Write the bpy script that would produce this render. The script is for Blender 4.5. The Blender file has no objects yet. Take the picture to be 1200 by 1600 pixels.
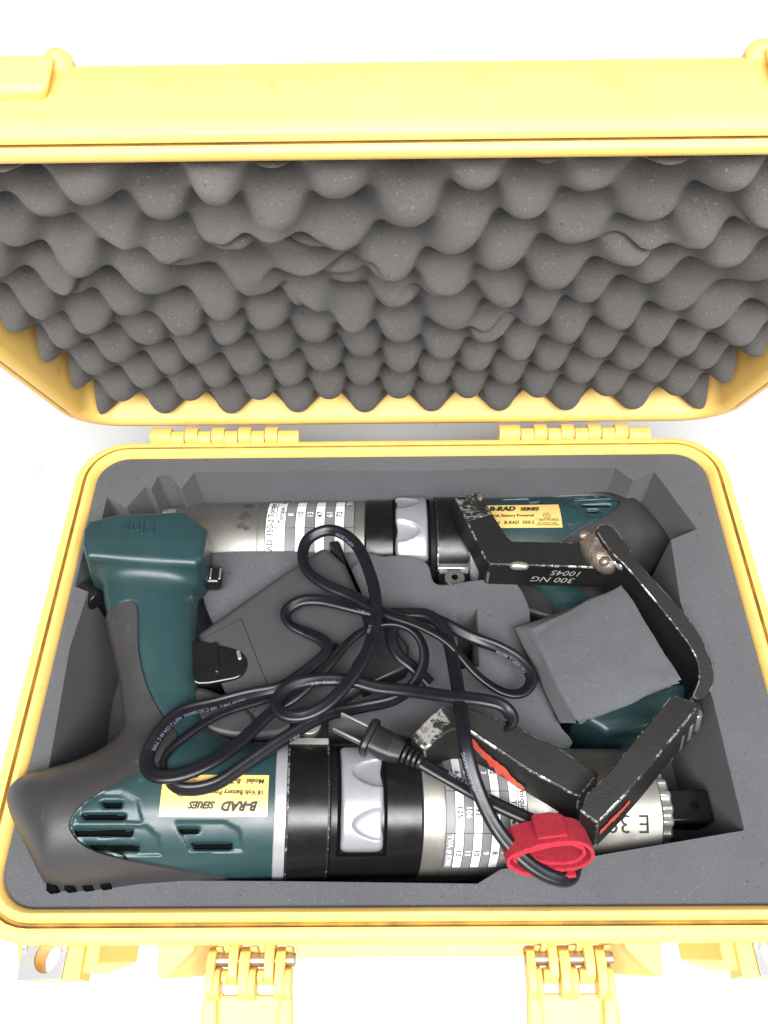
import bpy, bmesh, math, random
import numpy as np
from mathutils import Vector, Matrix, noise as mnoise
random.seed(4)
PI = math.pi
S = bpy.context.scene
COL = S.collection

# ------------------------------------------------------------------ camera
cam_d = bpy.data.cameras.new('camera'); cam = bpy.data.objects.new('camera', cam_d); COL.objects.link(cam)
pitch, yaw, roll = .97265885, .01416789, -.02053931
fw = Vector((0, math.cos(pitch), -math.sin(pitch))); up = Vector((0, math.sin(pitch), math.cos(pitch))); rt = Vector((1, 0, 0))
Rz = Matrix.Rotation(yaw, 3, 'Z'); fw, up, rt = Rz @ fw, Rz @ up, Rz @ rt
rt, up = math.cos(roll) * rt + math.sin(roll) * up, -math.sin(roll) * rt + math.cos(roll) * up
M = Matrix((rt, up, -fw)).transposed().to_4x4(); M.translation = Vector((-.0075203, -.21742988, .57562975))
cam.matrix_world = M
cam_d.sensor_width = 36; cam_d.lens = 1294 / 1600 * 36; cam_d.clip_start = .01; cam_d.clip_end = 60
S.camera = cam

# ------------------------------------------------------------------ light
W = bpy.data.worlds.new('World'); S.world = W; W.use_nodes = True
W.node_tree.nodes['Background'].inputs[0].default_value = (.97, .98, 1, 1)
W.node_tree.nodes['Background'].inputs[1].default_value = .16
def area(name, loc, tgt, sx, sy, power, col=(1, 1, 1)):
    l = bpy.data.lights.new(name, 'AREA'); l.shape = 'RECTANGLE'; l.size = sx; l.size_y = sy; l.energy = power; l.color = col
    o = bpy.data.objects.new(name, l); COL.objects.link(o); o.location = loc
    o.rotation_euler = (Vector(tgt) - Vector(loc)).to_track_quat('-Z', 'Y').to_euler()
    return o
area('window_light', (.03, -.66, 1.06), (0, .05, .15), 1.2, .36, 23, (1, .985, .96))
area('ceiling_light', (0, -.90, 1.95), (0, 0, .1), 2.2, .9, 78, (.98, .99, 1))
area('far_table_fill', (0, 2.7, 2.1), (0, 2.7, 0), 3.6, .9, 230, (.98, .99, 1)).data.spread = math.radians(92)  # added fill with a narrow spread, only to brighten the table behind the case
S.view_settings.view_transform = 'Standard'; S.view_settings.look = 'None'; S.view_settings.exposure = -.03
S.view_settings.gamma = 1
S.cycles.max_bounces = 8
S.render.film_transparent = False

# ------------------------------------------------------------------ materials
def nodes(name):
    m = bpy.data.materials.new(name); m.use_nodes = True
    nt = m.node_tree; b = nt.nodes['Principled BSDF']
    return m, nt, b
class NB:
    def __init__(s, nt):
        s.nt = nt; s.tc = nt.nodes.new('ShaderNodeTexCoord')
    def n(s, t, **k):
        x = s.nt.nodes.new(t)
        for a, v in k.items(): setattr(x, a, v)
        return x
    def l(s, a, b): s.nt.links.new(a, b)
    def noise(s, scale, detail=4, rough=.6, vec=None, dist=0):
        x = s.n('ShaderNodeTexNoise'); x.inputs['Scale'].default_value = scale; x.inputs['Detail'].default_value = detail
        x.inputs['Roughness'].default_value = rough; x.inputs['Distortion'].default_value = dist
        s.l(vec if vec is not None else s.tc.outputs['Object'], x.inputs['Vector']); return x.outputs['Fac']
    def ramp(s, fac, stops):
        x = s.n('ShaderNodeValToRGB'); e = x.color_ramp.elements
        while len(e) < len(stops): e.new(.5)
        for q, (p, c) in zip(e, stops):
            q.position = p; q.color = (c, c, c, 1) if not hasattr(c, '__len__') else (*c, 1)
        s.l(fac, x.inputs[0]); return x.outputs[0]
    def mix(s, fac, a, b, mode='MIX'):
        x = s.n('ShaderNodeMix', data_type='RGBA', blend_type=mode)
        for sock, v in ((x.inputs[0], fac), (x.inputs[6], a), (x.inputs[7], b)):
            if isinstance(v, bpy.types.NodeSocket): s.l(v, sock)
            elif hasattr(v, '__len__'): sock.default_value = (*v, 1)
            else: sock.default_value = v
        return x.outputs[2]
    def map(s, scale, rot=(0, 0, 0)):
        x = s.n('ShaderNodeMapping'); x.inputs['Scale'].default_value = scale; x.inputs['Rotation'].default_value = rot
        s.l(s.tc.outputs['Object'], x.inputs['Vector']); return x.outputs[0]
    def bump(s, h, dist, strength=1, prev=None):
        x = s.n('ShaderNodeBump'); x.inputs['Distance'].default_value = dist; x.inputs['Strength'].default_value = strength
        s.l(h, x.inputs['Height'])
        if prev is not None: s.l(prev, x.inputs['Normal'])
        return x.outputs[0]
def mat(name, col, rough=.5, metal=0, var=.12, vscale=30, bump=0, bscale=400, dirt=None, dirt_scale=12, dirt_at=(.58, .75), spec=.5, sheen=0, stretch=None):
    """plain procedural surface: slow tone variation, optional dirt patches, fine relief"""
    m, nt, b = nodes(name); q = NB(nt)
    v = q.map(stretch) if stretch else None
    n1 = q.noise(vscale, 5, .6, v)
    c = q.mix(q.ramp(n1, [(.25, 0), (.75, 1)]), [x * (1 - var) for x in col], [min(1, x * (1 + var)) for x in col])
    if dirt:
        d = q.ramp(q.noise(dirt_scale, 8, .7), [(dirt_at[0], 0), (dirt_at[1], 1)])
        c = q.mix(d, c, dirt)
    q.l(c, b.inputs['Base Color'])
    r = q.ramp(q.noise(vscale * 2.3, 4, .6, v), [(.2, max(.02, rough - .08)), (.8, min(1, rough + .08))])
    q.l(r, b.inputs['Roughness'])
    b.inputs['Metallic'].default_value = metal; b.inputs['Specular IOR Level'].default_value = spec
    if sheen: b.inputs['Sheen Weight'].default_value = sheen
    if bump:
        q.l(q.bump(q.noise(bscale, 3, .6), bump), b.inputs['Normal'])
    return m
def foam_mat(name, col, glint=.66):
    m, nt, b = nodes(name); q = NB(nt)
    big = q.noise(9, 4, .6); cell = q.noise(1900, 2, .6); mid = q.noise(260, 3, .7)
    c = q.mix(q.ramp(big, [(.3, 0), (.7, 1)]), [x * .84 for x in col], [x * 1.14 for x in col])
    c = q.mix(q.ramp(cell, [(.34, .6), (.5, 0)]), c, [x * .6 for x in col])
    c = q.mix(q.ramp(q.noise(900, 1, .5), [(glint, 0), (glint + .09, .22)]), c, (.42, .42, .45))  # pale specks: tiny glints painted into the foam colour
    c = q.mix(q.ramp(q.noise(330, 2, .5), [(.69, 0), (.74, .5)]), c, [x * .35 for x in col])
    q.l(c, b.inputs['Base Color']); b.inputs['Roughness'].default_value = .95; b.inputs['Specular IOR Level'].default_value = .15
    b.inputs['Sheen Weight'].default_value = .12; b.inputs['Sheen Roughness'].default_value = .6
    n1 = q.bump(cell, .0007, .9); q.l(q.bump(mid, .0005, .5, n1), b.inputs['Normal'])
    return m
def worn_black(name, w0, w1, s0):
    """black oxide steel, bare metal and rust where it is rubbed"""
    m, nt, b = nodes(name); q = NB(nt)
    n = q.noise(70, 9, .78); scr = q.noise(1, 6, .7, q.map((50, 420, 60), (.3, .2, .9)))
    wear = q.mix(1.0, q.ramp(n, [(w0, 0), (w1, 1)]), q.ramp(scr, [(s0, 0), (s0 + .05, .8)]), 'LIGHTEN')
    base = q.mix(q.noise(25, 5), (.005, .005, .005), (.016, .0155, .015))
    base = q.mix(q.ramp(q.noise(33, 6, .7), [(.62, 0), (.78, .5)]), base, (.07, .04, .025))
    q.l(q.mix(wear, base, (.60, .58, .55)), b.inputs['Base Color'])
    q.l(wear, b.inputs['Metallic'])
    q.l(q.mix(wear, (.45,) * 3, (.3,) * 3), b.inputs['Roughness']); b.inputs['Specular IOR Level'].default_value = .32
    q.l(q.bump(q.noise(300, 5, .7), .0003, .6), b.inputs['Normal'])
    return m
def steel_mat(name, col, rough, dirt=.4):
    m, nt, b = nodes(name); q = NB(nt)
    st = q.noise(1, 4, .6, q.map((900, 25, 25)))
    sm = q.ramp(q.noise(22, 8, .75), [(.55, 0), (.72, dirt)])
    c = q.mix(st, [x * .88 for x in col], col); c = q.mix(sm, c, (.16, .13, .10))
    q.l(c, b.inputs['Base Color']); b.inputs['Metallic'].default_value = .85
    q.l(q.ramp(q.noise(45, 5), [(.3, rough - .06), (.7, rough + .1)]), b.inputs['Roughness'])
    q.l(q.bump(st, .00008, .5), b.inputs['Normal'])
    return m
def yellow_mat():
    m, nt, b = nodes('yellow_case_plastic'); q = NB(nt)
    c = q.mix(q.ramp(q.noise(7, 4), [(.3, 0), (.7, 1)]), (.74, .475, .125), (.80, .53, .155))
    grime_shade = q.ramp(q.noise(16, 9, .78, None, .4), [(.57, 0), (.76, .6)])
    c = q.mix(grime_shade, c, (.30, .18, .045))
    spot = q.ramp(q.noise(75, 6, .8), [(.70, 0), (.78, .8)])
    c = q.mix(spot, c, (.12, .075, .03))
    sc = q.ramp(q.noise(1, 7, .7, q.map((6, 160, 160))), [(.66, 0), (.72, .55)])
    c = q.mix(sc, c, (.30, .19, .06))
    q.l(c, b.inputs['Base Color']); q.l(q.ramp(q.noise(60, 4), [(.3, .42), (.7, .56)]), b.inputs['Roughness'])
    b.inputs['Specular IOR Level'].default_value = .45
    q.l(q.bump(q.noise(1100, 2), .00012, .8), b.inputs['Normal'])
    return m
def table_mat():
    m, nt, b = nodes('white_table_top'); q = NB(nt)
    c = q.mix(q.noise(5, 5), (.64, .63, .625), (.70, .70, .70))
    for i, (sc, rot) in enumerate((((3, 240, 1), .5), ((260, 4, 1), .25), ((3, 300, 1), -.7))):
        s_ = q.ramp(q.noise(1, 6, .65, q.map(sc, (0, 0, rot))), [(.655, 0), (.70, .9)])
        s_ = q.mix(1.0, s_, q.ramp(q.noise(14 + 5 * i, 3, .5), [(.50, 0), (.60, 1)]), 'MULTIPLY')
        c = q.mix(s_, c, (.07, .06, .055))
    c = q.mix(q.ramp(q.noise(11, 8, .8), [(.64, 0), (.74, .7)]), c, (.20, .195, .19))
    q.l(c, b.inputs['Base Color']); b.inputs['Roughness'].default_value = .35
    return m
MT = {
 'yellow': yellow_mat(), 'table': table_mat(),
 'lidfoam': foam_mat('grey_egg_crate_foam', (.096, .091, .088), .66),
 'foam': foam_mat('charcoal_foam', (.084, .086, .094), .68),
 'teal': mat('teal_plastic', (.015, .040, .044), .38, var=.12, vscale=40, bump=.00006, bscale=1500, dirt=(.085, .11, .11), dirt_scale=60, dirt_at=(.64, .74)),
 'tealp': mat('teal_vent_plastic', (.028, .16, .16), .42, var=.1),
 'rubber': mat('charcoal_rubber', (.030, .0285, .030), .46, var=.15, vscale=25, bump=.00008, bscale=1300, dirt=(.10, .09, .08), dirt_scale=30, dirt_at=(.62, .8)),
 'black': mat('black_anodised', (.006, .006, .007), .26, var=.3, vscale=50, dirt=(.10, .10, .10), dirt_scale=70, dirt_at=(.72, .76), spec=.35),
 'gloss': mat('glossy_black_plastic', (.008, .008, .009), .14, var=.2),
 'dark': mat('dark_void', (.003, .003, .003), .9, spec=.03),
 'steel': steel_mat('bare_steel', (.48, .465, .42), .40),
 'dull': steel_mat('dull_steel', (.30, .29, .27), .48, .7),
 'bright': steel_mat('bright_steel', (.75, .74, .72), .2, .2),
 'knob': mat('silver_knob', (.33, .335, .36), .32, metal=.45, var=.08),
 'whitering': mat('pale_ring', (.42, .43, .46), .35, metal=.5),
 'arm': worn_black('worn_black_steel', .70, .76, .71), 'armedge': worn_black('rubbed_bar_edge', .50, .60, .66), 'armend': worn_black('scratched_bar_end', .50, .62, .56),
 'weld': mat('rusty_weld', (.26, .22, .19), .40, metal=.7, var=.5, vscale=180, bump=.0008, bscale=300, dirt=(.10, .055, .03), dirt_scale=90, dirt_at=(.50, .68)),
 'redpaint': mat('chipped_orange_paint', (.50, .055, .028), .5, var=.25, vscale=80, dirt=(.10, .09, .085), dirt_scale=110, dirt_at=(.56, .62)),
 'charger': mat('charger_grey_plastic', (.034, .034, .038), .55, var=.1, vscale=20, bump=.00012, bscale=1500),
 'cable': mat('black_cable_jacket', (.006, .006, .009), .36, var=.25, vscale=60, spec=.38),
 'plug': mat('black_plug', (.007, .007, .008), .42),
 'ink': mat('black_ink', (.01, .01, .01), .6),
 'white': mat('white_print', (.80, .80, .80), .5, var=.03),
 'cableink': mat('cable_print', (.15, .16, .23), .6),
 'greyband': mat('grey_print', (.17, .17, .18), .5, var=.08),
 'gold': mat('gold_label', (.72, .50, .16), .38, metal=.15, var=.08, vscale=60),
 'scribe': mat('scribed_marks', (.42, .42, .40), .5, metal=.3),
 'velcro': mat('red_hook_and_loop', (.34, .011, .026), .95, var=.3, vscale=500, bump=.0006, bscale=1400),
 'velcroin': mat('pink_hook_side', (.36, .04, .055), .7, var=.25, vscale=500, bump=.0008, bscale=900),
 'grime_shade': mat('shaded_grimy_groove', (.40, .22, .035), .6, var=.4, vscale=60, dirt=(.13, .08, .03), dirt_scale=25, dirt_at=(.5, .75)),  # darker yellow: shade in the rim grooves put into the colour, plus dirt
 'smudge': mat('dark_residue', (.045, .043, .04), .7, var=.3, vscale=200),
 'fade': mat('faded_pen', (.50, .34, .10), .5),
 'plate': mat('latch_steel', (.30, .30, .31), .55, metal=.6, var=.1),
 'brass': mat('pin_metal', (.40, .33, .24), .35, metal=.8),
}

# ------------------------------------------------------------------ mesh helpers
def nvec(p):
    p = Vector(p); return Vector((mnoise.noise(p + Vector((9.3, 1.5, 7.9))), mnoise.noise(p + Vector((-4.1, 12.7, 3.3))), mnoise.noise(p + Vector((2.2, -8.6, 15.4)))))
def link(name, me, m, parent=None, smooth=None, mods=()):
    o = bpy.data.objects.new(name, me); COL.objects.link(o)
    if m: me.materials.append(MT[m] if isinstance(m, str) else m)
    if parent: o.parent = parent
    if smooth is not None:
        me.polygons.foreach_set('use_smooth', [True] * len(me.polygons))
        if smooth < 180:
            bm = bmesh.new(); bm.from_mesh(me)
            a = math.radians(smooth)
            for e in bm.edges:
                e.smooth = len(e.link_faces) == 2 and e.calc_face_angle(0) < a
            bm.to_mesh(me); bm.free()
    for t, kw in mods:
        md = o.modifiers.new(t.lower(), t)
        for k, v in kw.items(): setattr(md, k, v)
    return o
def bev(w, seg=2): return ('BEVEL', dict(width=w, segments=seg, limit_method='ANGLE', angle_limit=math.radians(35)))
def mesh(name, v, f):
    me = bpy.data.meshes.new(name); me.from_pydata([tuple(map(float, x)) for x in v], [], [tuple(map(int, x)) for x in f]); me.update()
    return me
def fixn(me):
    bm = bmesh.new(); bm.from_mesh(me); bmesh.ops.recalc_face_normals(bm, faces=bm.faces); bm.to_mesh(me); bm.free(); return me
def empty(name, loc=(0, 0, 0), rot=(0, 0, 0), label=None, cat=None, group=None, parent=None):
    o = bpy.data.objects.new(name, None); COL.objects.link(o); o.location = loc; o.rotation_euler = rot; o.empty_display_size = .02
    if parent: o.parent = parent
    if label: o['label'] = label
    if cat: o['category'] = cat
    if group: o['group'] = group
    return o
def rrect(hx, hy, r, n=8, cx=0, cy=0):
    pts = []
    for sx, sy, a0 in ((1, 1, 0), (-1, 1, PI / 2), (-1, -1, PI), (1, -1, 1.5 * PI)):
        for i in range(n + 1):
            a = a0 + PI / 2 * i / n
            pts.append((cx + sx * (hx - r) + r * math.cos(a), cy + sy * (hy - r) + r * math.sin(a)))
    return pts
def loft(rings, cap0=True, cap1=True, close=False):
    """rings: lists of 3D points of equal length"""
    v = [p for r in rings for p in r]; n = len(rings[0]); f = []
    for i in range(len(rings) - 1 + (1 if close else 0)):
        a, b = i * n, ((i + 1) % len(rings)) * n
        for j in range(n): f.append((a + j, a + (j + 1) % n, b + (j + 1) % n, b + j))
    if not close:
        if cap0: f.append(tuple(range(n - 1, -1, -1)))
        if cap1: f.append(tuple((len(rings) - 1) * n + j for j in range(n)))
    return v, f
def prism(name, top, off, m, parent=None, bevel=.001, seg=2, smooth=40):
    """top: 3D polygon; off: vector to the bottom polygon (or a list of bottom points)"""
    top = [Vector(p) for p in top]; bot = [Vector(p) for p in off] if hasattr(off[0], '__len__') else [p + Vector(off) for p in top]
    v, f = loft([bot, top]); me = fixn(mesh(name, v, f))
    o = link(name, me, m, parent, smooth, [bev(bevel, seg)] if bevel else [])
    if m == 'arm': me.materials.append(MT['armedge']); o.modifiers[0].material = 1
    return o
def box(name, c, s, m, parent=None, bevel=.0008, rot=(0, 0, 0)):
    x, y, z = (t / 2 for t in s); R = Matrix.Rotation(rot[2], 3, 'Z') @ Matrix.Rotation(rot[1], 3, 'Y') @ Matrix.Rotation(rot[0], 3, 'X')
    pts = [R @ Vector(p) + Vector(c) for p in ((-x, -y, z), (x, -y, z), (x, y, z), (-x, y, z))]
    b = [R @ Vector(p) + Vector(c) for p in ((-x, -y, -z), (x, -y, -z), (x, y, -z), (-x, y, -z))]
    return prism(name, pts, b, m, parent, bevel)
def lathe_x(prof, n=72):
    """prof: (X, r) pairs, turned round the X axis"""
    rings = [[(x, r * math.cos(2 * PI * j / n), r * math.sin(2 * PI * j / n)) for j in range(n)] for x, r in prof]
    return loft(rings)
def cyl(name, a, b, r, m, parent=None, n=24, bevel=.0006, r2=None):
    a, b = Vector(a), Vector(b); d = (b - a).normalized(); s = d.orthogonal().normalized(); t = d.cross(s); r2 = r if r2 is None else r2
    rings = [[p + rr * (math.cos(2 * PI * j / n) * s + math.sin(2 * PI * j / n) * t) for j in range(n)] for p, rr in ((a, r), (b, r2))]
    v, f = loft(rings)
    return link(name, fixn(mesh(name, v, f)), m, parent, 40, [bev(bevel)] if bevel else [])
def from_curve2d(loops, h, bevel=0, res=2):
    """fill 2D loops (outer and holes), extrude to thickness 2h"""
    c = bpy.data.curves.new('tmp', 'CURVE'); c.dimensions = '2D'; c.fill_mode = 'BOTH'; c.extrude = h; c.bevel_depth = bevel; c.bevel_resolution = res
    if bevel: c.offset = -bevel; c.extrude = h - bevel
    for lp in loops:
        s = c.splines.new('POLY'); s.points.add(len(lp) - 1)
        for p, q in zip(s.points, lp): p.co = (q[0], q[1], 0, 1)
        s.use_cyclic_u = True
    o = bpy.data.objects.new('tmp', c); COL.objects.link(o)
    dg = bpy.context.evaluated_depsgraph_get(); me = bpy.data.meshes.new_from_object(o.evaluated_get(dg))
    bpy.data.objects.remove(o); bpy.data.curves.remove(c)
    return me
def plate_mesh(loops, z0, z1):
    from mathutils.geometry import tessellate_polygon
    flat = [Vector((p[0], p[1], 0)) for lp in loops for p in lp]; n = len(flat)
    tri = tessellate_polygon([[Vector((p[0], p[1], 0)) for p in lp] for lp in loops])
    v = [(p.x, p.y, z1) for p in flat] + [(p.x, p.y, z0) for p in flat]
    f = [tuple(t) for t in tri] + [(t[2] + n, t[1] + n, t[0] + n) for t in tri]; k = 0
    for lp in loops:
        m = len(lp); f += [(k + i, k + (i + 1) % m, n + k + (i + 1) % m, n + k + i) for i in range(m)]; k += m
    return fixn(mesh('plate', v, f))
def text_mesh(s, size, shear=0, align='LEFT', bold=0):
    """flat letters as (N,2) points and faces"""
    c = bpy.data.curves.new('tmp', 'FONT'); c.body = s; c.size = size; c.shear = shear; c.align_x = align; c.offset = bold; c.resolution_u = 2
    o = bpy.data.objects.new('tmp', c); COL.objects.link(o)
    dg = bpy.context.evaluated_depsgraph_get(); me = bpy.data.meshes.new_from_object(o.evaluated_get(dg))
    v = np.array([w.co[:2] for w in me.vertices]); f = [tuple(p.vertices) for p in me.polygons]
    bpy.data.objects.remove(o); bpy.data.curves.remove(c); bpy.data.meshes.remove(me)
    return v, f
class Print:
    """collects flat letters and lines, each mapped onto a surface by fn(a, b) -> point"""
    def __init__(s): s.v = []; s.f = []
    def add(s, v, f, fn):
        k = len(s.v); s.v += [fn(a, b) for a, b in v]; s.f += [tuple(i + k for i in q) for q in f]
    def text(s, t, size, at, fn, rot=0, **kw):
        v, f = text_mesh(t, size, **kw)
        if not len(v): return
        c, n = math.cos(rot), math.sin(rot)
        s.add([(at[0] + c * a - n * b, at[1] + n * a + c * b) for a, b in v], f, fn)
    def rect(s, x0, y0, x1, y1, fn, nx=1, ny=1):
        v = [(x0 + (x1 - x0) * i / nx, y0 + (y1 - y0) * j / ny) for j in range(ny + 1) for i in range(nx + 1)]
        f = [(j * (nx + 1) + i, j * (nx + 1) + i + 1, (j + 1) * (nx + 1) + i + 1, (j + 1) * (nx + 1) + i) for j in range(ny) for i in range(nx)]
        s.add(v, f, fn)
    def stroke(s, pts, w, fn):
        for (a, b), (c, d) in zip(pts, pts[1:]):
            l = math.hypot(c - a, d - b) or 1; nx, ny = -(d - b) / l * w / 2, (c - a) / l * w / 2
            s.add([(a - nx, b - ny), (c - nx, d - ny), (c + nx, d + ny), (a + nx, b + ny)], [(0, 1, 2, 3)], fn)
    def build(s, name, m, parent): return link(name, mesh(name, s.v, s.f), m, parent)
def catmull(pts, n=10, closed=False):
    P = [np.array(p, float) for p in pts]; out = []; N = len(P)
    rng = range(N if closed else N - 1)
    for i in rng:
        p0 = P[(i - 1) % N] if closed or i > 0 else 2 * P[0] - P[1]; p1 = P[i]; p2 = P[(i + 1) % N]
        p3 = P[(i + 2) % N] if closed or i + 2 < N else 2 * P[-1] - P[-2]
        for k in range(n):
            t = k / n
            out.append(.5 * (2 * p1 + (p2 - p0) * t + (2 * p0 - 5 * p1 + 4 * p2 - p3) * t * t + (3 * p1 - p0 - 3 * p2 + p3) * t ** 3))
    if not closed: out.append(P[-1])
    return out
def poly_sdf(x, y, poly):
    """signed distance to a 2D polygon, negative inside (numpy)"""
    d = np.full(x.shape, 1e9); inside = np.zeros(x.shape, bool); n = len(poly)
    for i in range(n):
        ax, ay = poly[i][0], poly[i][1]; bx, by = poly[(i + 1) % n][0], poly[(i + 1) % n][1]
        ex, ey = bx - ax, by - ay; wx, wy = x - ax, y - ay
        t = np.clip((wx * ex + wy * ey) / (ex * ex + ey * ey + 1e-18), 0, 1)
        d = np.minimum(d, np.hypot(wx - t * ex, wy - t * ey))
        c = (ay > y) != (by > y)
        inside ^= c & (x < (bx - ax) * (y - ay) / ((by - ay) if by != ay else 1e-12) + ax)
    return np.where(inside, -d, d)
def smin(a, b, k):
    h = np.clip(.5 + .5 * (b - a) / k, 0, 1); return b + (a - b) * h - k * h * (1 - h)
def smax(a, b, k): return -smin(-a, -b, k)
def sdf_mesh(f, lo, hi, h):
    """surface nets: polygonise f = 0"""
    ax = [np.arange(a, b + h, h) for a, b in zip(lo, hi)]; G = np.meshgrid(*ax, indexing='ij'); F = f(*G); s = F < 0
    nx, ny, nz = F.shape
    cnt = np.zeros((nx - 1, ny - 1, nz - 1)); acc = np.zeros((nx - 1, ny - 1, nz - 1, 3))
    I = np.stack(np.meshgrid(np.arange(nx - 1), np.arange(ny - 1), np.arange(nz - 1), indexing='ij'), -1)
    cs = [(i, j, k) for i in (0, 1) for j in (0, 1) for k in (0, 1)]
    g = lambda c: F[c[0]:nx - 1 + c[0], c[1]:ny - 1 + c[1], c[2]:nz - 1 + c[2]]
    for c in cs:
        for d in range(3):
            if c[d] == 0:
                e = list(c); e[d] = 1; a, b = g(c), g(e); x = (a < 0) != (b < 0)
                t = np.where(x, a / np.where(x, a - b, 1), 0)
                p = np.array(c, float)[None, None, None, :] + t[..., None] * np.eye(3)[d]
                acc += np.where(x[..., None], p, 0); cnt += x
    act = cnt > 0; idx = -np.ones(act.shape, int); idx[act] = np.arange(act.sum())
    V = (I[act] + acc[act] / cnt[act][:, None]) * h + np.array(lo)
    Q = []
    for d in range(3):
        sl0 = [slice(1, -1)] * 3; sl1 = [slice(1, -1)] * 3; sl0[d] = slice(0, -1); sl1[d] = slice(1, None)
        a, b = s[tuple(sl0)], s[tuple(sl1)]; w = np.argwhere(a != b)
        if not len(w): continue
        off = np.ones(3, int); off[d] = 0; w2 = w + off; u, v = [(1, 2), (2, 0), (0, 1)][d]
        q = []
        for du, dv in ((0, 0), (1, 0), (1, 1), (0, 1)):
            p = w2.copy(); p[:, u] -= 1 - du; p[:, v] -= 1 - dv; q.append(idx[p[:, 0], p[:, 1], p[:, 2]])
        q = np.stack(q, 1); flip = ~a[w[:, 0], w[:, 1], w[:, 2]]; q[flip] = q[flip][:, ::-1]; Q.append(q)
    Q = np.concatenate(Q)
    e = h * .25
    for _ in range(2):
        fv = f(*V.T); gr = np.stack([(f(*(V + e * d).T) - f(*(V - e * d).T)) / (2 * e) for d in np.eye(3)], 1)
        st = fv[:, None] * gr / np.maximum((gr ** 2).sum(1), .05)[:, None]
        V = V - np.clip(st, -h * .5, h * .5)
    return V, Q
def clip(V, Q, val):
    """keep the part of the mesh where val > 0, cut cleanly along val = 0"""
    V = list(map(tuple, V)); out = []; cache = {}; nV = list(V)
    for q in Q:
        s = [val[i] > 0 for i in q]
        if all(s): out.append(tuple(q)); continue
        if not any(s): continue
        p = []
        for i in range(len(q)):
            a, b = int(q[i]), int(q[(i + 1) % len(q)])
            if val[a] > 0: p.append(a)
            if (val[a] > 0) != (val[b] > 0):
                k = (min(a, b), max(a, b))
                if k not in cache:
                    t = val[a] / (val[a] - val[b]); cache[k] = len(nV); nV.append(tuple(np.array(V[a]) * (1 - t) + np.array(V[b]) * t))
                p.append(cache[k])
        if len(p) > 2: out.append(tuple(p))
    used = sorted({i for f in out for i in f}); mp = {u: i for i, u in enumerate(used)}
    return [nV[u] for u in used], [tuple(mp[i] for i in f) for f in out]
def sweep(path, prof, ups=None, cap=True, twist=None):
    """sweep a closed 2D profile along a path; profile x = sideways, y = up"""
    P = np.array(path); n = len(P); T = np.gradient(P, axis=0); T /= np.linalg.norm(T, axis=1)[:, None]
    rings = []; fr = []
    for i in range(n):
        u = np.array((0, 0, 1.)) if ups is None else np.array(ups[i], float)
        s = np.cross(T[i], u)
        if np.linalg.norm(s) < 1e-4: s = fr[-1][0]
        s /= np.linalg.norm(s); u = np.cross(s, T[i])
        if twist is not None:
            c, d = math.cos(twist[i]), math.sin(twist[i]); s, u = c * s + d * u, c * u - d * s
        fr.append((s, u)); rings.append([tuple(P[i] + a * s + b * u) for a, b in prof])
    v, f = loft(rings, cap, cap)
    return v, f, fr
def structure(o): o['kind'] = 'structure'; return o

# ------------------------------------------------------------------ the table
v = [(-3, -3, 0), (3, -3, 0), (3, 3, 0), (-3, 3, 0)]
structure(link('table_top', mesh('table_top', v, [(0, 1, 2, 3)]), 'table'))

# ------------------------------------------------------------------ the case
case = empty('hard_case', (0, 0, 0), label='open yellow plastic hard case lined with grey foam, lid raised', cat='case')
def ring(hx, y0, y1, r, z): return [(a, b, z) for a, b in rrect(hx, (y1 - y0) / 2, r, 8, 0, (y0 + y1) / 2)]
IX, IY = .2125, .146
prof = [(.200, -.134, .134, .015, .006), (.2118, -IY, IY, .020, .020), (IX, -IY, IY, .021, .1125), (.2132, -.1467, .1467, .0215, .1150),
        (.2152, -.1490, .1485, .0235, .1172), (.2178, -.1515, .1508, .0255, .1172), (.2192, -.1530, .1520, .027, .1150), (.2196, -.1535, .1524, .027, .1122),
        (.2206, -.1548, .1532, .028, .1122), (.2212, -.1556, .1538, .0285, .1152), (.2240, -.1590, .1560, .031, .1156), (.2262, -.1605, .1580, .033, .1148),
        (.2270, -.1622, .1588, .034, .1125), (.2270, -.1622, .1588, .034, .1050), (.2250, -.1605, .1570, .033, .1040), (.2205, -.1560, .1530, .030, .1035),
        (.2130, -.1480, .1460, .028, .0100), (.2080, -.1430, .1410, .025, .0020), (.2000, -.135, .133, .02, .0)]
v, f = loft([ring(*p) for p in prof]); me = fixn(mesh('base_shell', v, f))
base = link('base_shell', me, 'yellow', case, 35); me.materials.append(MT['grime_shade'])
def grime_shade(me, zs):  # gives groove faces the darker colour that stands for shade and dirt
    for p in me.polygons:
        for r0, r1 in zs:
            if r0 <= p.vertices[0] // 36 <= r1 and len(p.vertices) == 4 and min(p.vertices) // 36 >= r0 and max(p.vertices) // 36 <= r1 + 1: p.material_index = 1
grime_shade(me, ((6, 8),))

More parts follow.
